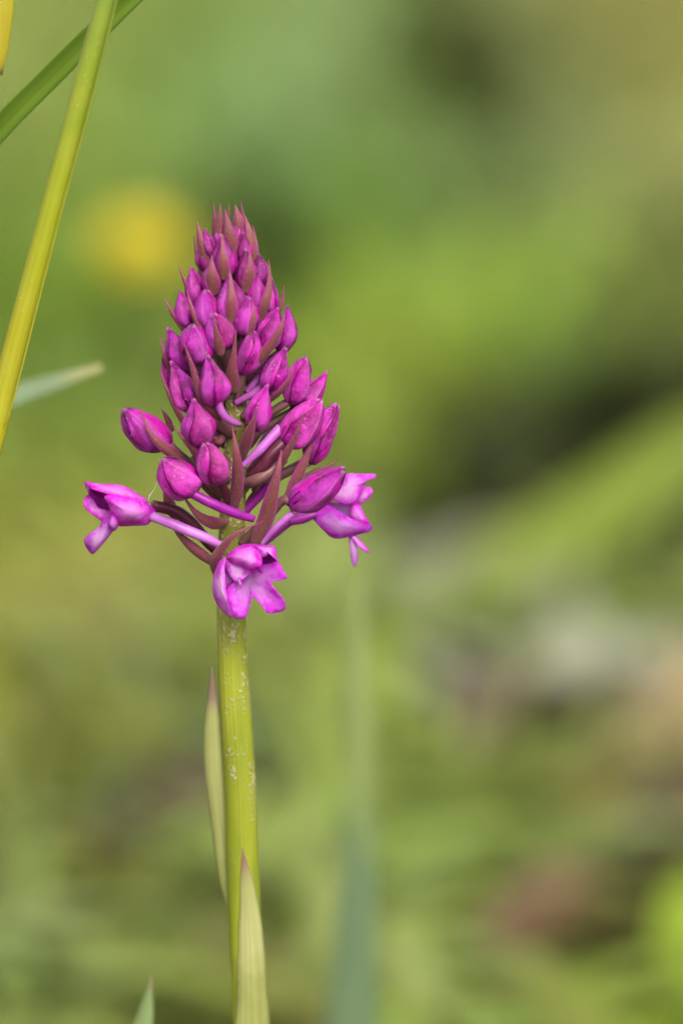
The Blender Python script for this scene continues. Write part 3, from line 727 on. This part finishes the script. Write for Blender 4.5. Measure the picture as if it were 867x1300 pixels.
BUDS = [  # base, tip, half width, profile, pedicel?
 ((272, 328, -8), (259, 290, -14), 8.5, 0), ((284, 357, -18), (282, 298, -26), 15, 0), ((311, 337, -10), (309, 295, -16), 9, 0),
 ((312, 372, -18), (311, 316, -26), 14, 0), ((271, 376, -22), (269, 328, -30), 12, 0), ((253, 388, -10), (243, 338, -18), 12, 0),
 ((331, 366, -14), (328, 321, -20), 10, 0), ((241, 416, -12), (228, 369, -22), 13, 0), ((266, 418, -24), (262, 368, -36), 16.5, 1),
 ((293, 410, -26), (291, 348, -36), 18, 0), ((286, 442, -30), (271, 397, -46), 18, 1), ((310, 427, -28), (317, 376, -38), 17, 1),
 ((254, 461, -30), (244, 411, -46), 20, 1), ((239, 472, -12), (215, 416, -22), 16, 0), ((242, 522, -22), (218, 458, -36), 17, 0),
 ((219, 496, 0), (206, 454, -4), 9, 0), ((273, 515, -44), (262, 451, -60), 19, 0), ((256, 567, -46), (245, 506, -62), 21, 0),
 ((215, 567, -12), (156, 519, -22), 22, 1), ((246, 626, -50), (206, 582, -72), 24, 1), ((279, 614, -50), (260, 561, -68), 20, 1),
 ((309, 475, -30), (321, 419, -42), 16, 1), ((334, 444, -22), (354, 390, -32), 17, 0), ((357, 449, -4), (365, 387, -6), 12, 0),
 ((345, 399, -8), (345, 353, -12), 9, 0), ((325, 396, -24), (327, 344, -30), 12, 0), ((338, 496, -26), (362, 441, -40), 17, 0),
 ((368, 512, -10), (388, 452, -18), 16, 1), ((371, 524, 10), (416, 471, 14), 15, 0), ((362, 565, -22), (408, 508, -36), 22, 1),
 ((394, 588, 8), (428, 513, 4), 18, 1), ((369, 644, -46), (438, 596, -62), 20.5, 1), ((327, 547, -40), (340, 488, -52), 16, 0),
 ((280, 318, -2), (277, 280, -4), 9, 0), ((303, 316, -2), (300, 278, -4), 10, 0), ((316, 330, 2), (314, 292, 0), 10, 0), ((262, 345, -4), (257, 305, -8), 10, 0),
 # round the back of the spike
 ((292, 330, 14), (296, 290, 22), 10, 0), ((318, 372, 22), (330, 330, 34), 13, 0), ((268, 374, 22), (256, 332, 34), 13, 0), ((294, 408, 34), (292, 356, 50), 15, 0),
 ((322, 440, 34), (338, 390, 52), 16, 0), ((266, 442, 34), (248, 394, 52), 16, 0), ((296, 486, 46), (298, 428, 68), 17, 0), ((328, 510, 44), (350, 456, 68), 18, 1),
 ((268, 512, 44), (246, 460, 68), 18, 1), ((300, 566, 56), (302, 508, 84), 19, 1), ((336, 588, 54), (364, 536, 84), 20, 1), ((268, 580, 54), (244, 530, 84), 20, 1),
]
NOPED = {16, 17, 19, 20, 29, 31, 18}
for k, (b, t, hw, pr) in enumerate(BUDS):
    rnd = random.Random(k * 17 + 3)
    hw *= 1.09 if b[1] < 470 else 1.0
    B0, T0 = P(*b), P(*t); prof = BLUNT if pr else PROF
    bend = (rnd.uniform(-.22, .22), rnd.uniform(-.05, .25)); sd_ = rnd.random() * 90
    ax = T0 - B0
    # inner petals: a slightly smaller closed egg
    V, F, UV = bud_sheet(B0 + ax * .01, B0 + ax * .965, hw * S * .90, 0, math.pi, bend, prof, 0, sd_, 0, 0, 16, 14)
    half = len(V) // 2
    ring = 17
    F = [f for f in F if max(f) < half]
    bud = part('bud', (V[:half], F, UV[:half]), M['core'])
    roll = rnd.uniform(0, 2 * math.pi); tw = rnd.uniform(-.7, .7)
    for q in range(3):
        part('sepal', bud_sheet(B0, T0, hw * S * .93, roll + q * 2 * math.pi / 3, math.radians(78), bend, prof, .0 + .035 * q, sd_ + q, rnd.choice((0, .05, .10, .16)), tw, hook=rnd.uniform(-.18, .15)), M['young' if b[1] < 380 or rnd.random() < .12 else 'bud'], bud)
    if k not in NOPED:
        fx = 297 + (b[0] - 297) * .25; e = (fx, b[1] + 26 + hw * .6, b[2] * .35)
        mid = ((b[0] * .55 + fx * .45), b[1] + 12, b[2] * .75)
        part('ovary', tube([P(*b) + ax * .05, P(*mid), P(*e)], [hw * .34 * S, hw * .36 * S, hw * .27 * S], 10, 10, .08, sd_), M['ovary'], bud)

for pts, r, mat, nm in (
 ([(276, 508, -52), (283, 525, -50), (295, 535, -44), (305, 539, -36)], (5, 5.2, 4.6, 3.2), 'spur', 'spur'),
 ([(236, 622, -62), (270, 639.5, -60), (298, 651, -52), (322, 659, -42)], (6, 6.6, 6.2, 4.6), 'spur_deep', 'spur'),
 ([(372, 651, -46), (349, 671, -40), (332, 690, -32)], (4.5, 4.4, 3.8), 'spur_pale', 'spur'),
 ([(356, 543, -26), (332, 569, -36), (308, 592, -34)], (6.5, 6, 3.5), 'spur_pale', 'spur'),
 ([(338, 487, -20), (321, 500, -22), (299, 512, -18)], (5.5, 5, 4), 'spur', 'spur'),
 ([(334, 473, -10), (314, 498, -12)], (5.5, 5), 'spur', 'spur'),
 ([(342, 616, 0), (326, 633, 2), (311, 650, 2)], (7, 6, 5), 'spur_deep', 'spur'),
 ([(366, 556, -24), (345, 576, -32), (334, 592, -30), (317, 608, -16)], (8, 8.5, 8, 6), 'ovary_dark', 'ovary'),
 ([(356, 588, -20), (330, 607, -30), (308, 615, -14)], (7.5, 8, 7), 'ovary', 'ovary'),
 ([(214, 566, -14), (232, 583, -12), (256, 602, -10), (288, 624, -5)], (8, 7.5, 7, 7), 'ovary', 'ovary'),
 ([(242, 581, -14), (260, 603, -18), (284, 627, -10)], (8, 9, 7), 'ovary', 'ovary'),
 ([(256, 513, -24), (275, 533, -26), (294, 550, -10)], (9, 10, 8), 'ovary', 'ovary'),
 ([(256, 562, -46), (268, 590, -30), (288, 610, -12)], (8, 8, 7), 'ovary', 'ovary'),
 ([(372, 640, -46), (358, 636, -40), (330, 668, -22), (306, 690, -10)], (6, 6, 7, 6), 'ovary', 'ovary'),
 ([(278, 610, -50), (284, 622, -36), (292, 642, -12)], (5, 6, 6), 'ovary_dark', 'ovary'),
 ([(398, 652, 44), (370, 660, 30), (330, 690, 8), (302, 700, 0)], (6, 6.5, 6.5, 6), 'spur_deep', 'ovary'),
): part(nm, tube([P(*p) for p in pts], [v * S for v in r], 14, 22, .05 if nm == 'ovary' else 0, len(pts) * r[0], .06), M[mat])

# ---- open flowers: the ovary carries sepals, petals and the three-lobed lip; rims in pixels of enlarged tiles of the photograph
def flower(ov, ovr, ovm, org, pieces, extra=()):
    fl = part('flower', tube([P(*p) for p in ov], [v * S for v in ovr], 14, 22, .06, ov[0][0], .05), M[ovm])
    for k, (nm, ctr, rim, bulge, curl, mat) in enumerate(pieces):
        part(nm, outline(org, 7.225, ctr, rim, bulge, seed=k * 7.3 + org[0], curl=curl), M[mat], fl)
    for k, (nm, pts, wd, nrm, cup, mat) in enumerate(extra):
        if nm == 'spur': part(nm, tube([P(*p) for p in pts], [v * S for v in wd], 16, 24, 0, k, .05), M[mat], fl)
        else: part(nm, sheet([P(*p) for p in pts], [v * .5 * S for v in wd], nrm, cup, 1.8 * S, 8, 16, .1, 0, k * 2.3 + pts[0][0]), M[mat], fl)
    return fl

# the flower on the left, seen from its side
flower([(194, 641, -22), (221, 648, -14), (242, 663, -10), (262, 686, -6), (282, 705, -4)], (7, 8, 8, 7.5, 7), 'ovary_dark', (100, 600), [
 ('sepal', (350, 172, -38), [(52, 84, -26), (90, 84, -24), (200, 103, -22), (300, 103, -20), (420, 124, -20), (510, 172, -20), (600, 228, -22), (650, 275, -26), (600, 268, -38), (540, 254, -44), (420, 230, -50), (320, 212, -50), (220, 184, -46), (130, 154, -38), (95, 125, -30)], 5, 0, 'petal'),
 ('petal', (84, 145, -26), [(55, 90, -26), (108, 128, -32), (106, 175, -26), (100, 205, -20), (82, 170, -20)], 2, 0, 'petal'),
 ('sepal', (460, 370, -46), [(236, 222, -44), (300, 206, -48), (400, 222, -50), (540, 248, -44), (600, 262, -38), (655, 298, -30), (706, 350, -24), (702, 395, -24), (655, 460, -24), (610, 484, -24), (500, 488, -26), (430, 494, -28), (370, 490, -32), (345, 440, -40), (310, 370, -44), (270, 290, -45)], 9, 0, 'petal'),
 ('petal', (200, 240, -8), [(95, 140, -12), (200, 165, -12), (330, 200, -12), (290, 230, -6), (280, 300, -4), (300, 380, -4), (210, 350, -6), (160, 280, -10), (105, 200, -12)], -6, 0, 'throat'),
 ('lip', (150, 320, -18), [(100, 196, -16), (62, 226, -22), (45, 270, -24), (58, 322, -24), (110, 372, -24), (180, 422, -22), (225, 455, -22), (335, 450, -20), (340, 370, -14), (205, 332, -10), (165, 280, -10), (125, 225, -12)], -2, 3, 'petal'),
 ('lip', (195, 590, -32), [(222, 430, -22), (205, 465, -24), (180, 502, -26), (110, 552, -28), (60, 595, -28), (51, 630, -28), (72, 690, -26), (108, 735, -24), (122, 750, -24), (150, 737, -26), (200, 682, -30), (262, 610, -33), (318, 538, -34), (345, 480, -34), (300, 420, -28), (255, 415, -22)], 3, 3, 'lilac'),
 ('lip', (315, 465, -50), [(318, 385, -46), (288, 412, -46), (266, 470, -46), (283, 517, -46), (325, 537, -46), (357, 507, -46), (366, 470, -46), (350, 425, -46)], 3, 2, 'petal'),
], [('spur', [(192, 655, -26), (214, 663, -32), (235, 672, -34), (262, 683, -34), (284, 694, -28)], (6.5, 6.6, 6.8, 6.4, 4.5), None, 0, 'spur_pale'),
    ('column', [(152, 636, -16), (140, 637, -20), (130, 635, -20)], (10, 9, 4), (-.4, .2, .9), 1.2, 'ovary_dark')])

# the flower facing forward in front of the stem
flower([(290, 708, -52), (283, 722, -40), (284, 745, -24), (290, 765, -10)], (7, 7, 7, 6), 'ovary', (255, 680), [
 ('lip', (450, 430, -70), [(390, 330, -70), (470, 262, -66), (540, 255, -66), (620, 262, -70), (700, 236, -76), (745, 298, -82), (785, 358, -84), (790, 392, -82), (740, 410, -82), (640, 424, -80), (655, 450, -84), (720, 530, -90), (765, 590, -88), (780, 650, -82), (760, 690, -78), (716, 704, -80), (690, 708, -82), (650, 719, -84), (600, 702, -86), (560, 642, -88), (510, 590, -86), (473, 566, -80), (462, 602, -86), (445, 672, -90), (415, 746, -86), (370, 764, -82), (320, 754, -80), (283, 727, -80), (260, 650, -82), (240, 545, -80), (233, 490, -76), (290, 440, -74), (350, 395, -72)], -3, 2, 'petal'),
 ('sepal', (182, 480, -82), [(226, 202, -60), (160, 255, -60), (120, 370, -60), (106, 470, -60), (122, 572, -62), (160, 642, -66), (215, 702, -72), (265, 750, -78), (292, 742, -84), (264, 650, -94), (240, 540, -96), (228, 420, -92), (220, 300, -78)], 3, 0, 'lilac'),
 ('petal', (330, 330, -74), [(226, 222, -60), (330, 245, -68), (430, 290, -76), (462, 330, -78), (405, 387, -80), (340, 424, -80), (298, 405, -76), (250, 342, -68), (224, 272, -62)], 3, 0, 'lilac'),
 ('petal', (250, 410, -56), [(215, 290, -56), (310, 390, -56), (300, 450, -56), (240, 500, -56), (215, 400, -56)], 2, 0, 'lilac'),
 ('sepal', (420, 200, -90), [(240, 190, -58), (290, 130, -56), (380, 84, -58), (450, 76, -60), (512, 94, -64), (545, 140, -76), (556, 190, -86), (564, 240, -94), (552, 276, -96), (500, 302, -94), (450, 312, -92), (380, 287, -86), (300, 252, -74), (248, 216, -62)], 8, 0, 'petal'),
 ('sepal', (600, 135, -84), [(450, 76, -58), (560, 83, -62), (668, 96, -72), (688, 120, -78), (694, 180, -82), (706, 236, -82), (676, 200, -84), (640, 172, -86), (600, 188, -88), (560, 196, -86), (530, 150, -78)], 4, 0, 'petal'),
 ('petal', (610, 250, -60), [(545, 180, -62), (600, 170, -62), (650, 165, -64), (695, 220, -66), (700, 280, -66), (620, 320, -62), (540, 330, -60), (530, 260, -60)], -3, 0, 'throat'),
], [('lip_ridge', [(303, 734, -82), (305, 741, -87), (306, 746, -85)], (5, 6, 2), (-.3, .1, 1), .9, 'petal'),
    ('lip_ridge', [(327, 720, -80), (330, 724, -84), (332, 728, -82)], (3, 4, 2), (.3, .1, 1), .9, 'throat')])

# the flower on the right, farther back
flower([(400, 652, 40), (385, 658, 34), (366, 662, 24)], (6, 6.5, 6), 'spur_deep', (370, 580), [
 ('sepal', (540, 290, 40), [(767, 158, 46), (640, 156, 48), (510, 158, 50), (440, 260, 48), (360, 370, 46), (310, 425, 46), (390, 405, 42), (480, 438, 36), (560, 424, 36), (602, 387, 36), (640, 310, 38), (690, 222, 40), (762, 192, 42)], 4, 0, 'lilac'),
 ('petal', (670, 355, 42), [(596, 395, 46), (640, 300, 46), (700, 273, 44), (742, 300, 42), (737, 350, 42), (690, 402, 42), (630, 432, 44)], 3, 0, 'lilac'),
 ('sepal', (440, 640, 36), [(183, 540, 44), (250, 478, 46), (320, 438, 46), (420, 490, 44), (540, 560, 40), (640, 600, 40), (720, 624, 40), (744, 655, 40), (702, 692, 40), (620, 712, 40), (520, 736, 40), (430, 752, 40), (360, 737, 40), (298, 680, 40), (230, 610, 42)], 4, 0, 'petal'),
 ('petal', (490, 500, 58), [(310, 420, 54), (480, 425, 54), (580, 435, 54), (620, 610, 50), (500, 570, 54), (390, 500, 54)], -3, 0, 'lilac'),
 ('lip', (610, 530, 42), [(555, 420, 48), (592, 408, 46), (632, 450, 44), (662, 520, 42), (702, 580, 40), (710, 612, 40), (640, 612, 42), (560, 580, 46), (540, 490, 48)], 3, 0, 'petal'),
], [('lip', [(440, 670, 44), (455, 689, 42), (468, 701, 42)], (8, 7, 8, 4), (.2, .2, 1), .5, 'petal'),
    ('lip', [(445, 676, 46), (449, 700, 44), (450, 719, 44)], (8, 9, 10, 5), (0, .2, 1), .5, 'lilac')])

# spider silk beside the left flower
ms = plain_mat('silk', (.6, .6, .5), (.7, .7, .6), 100)
part('silk_thread', tube([P(203, 606, -30), P(196, 621, -30), P(190, 630, -28), P(189, 637, -26)], [.35 * S, .35 * S, .7 * S, .4 * S], 6, 14), ms)
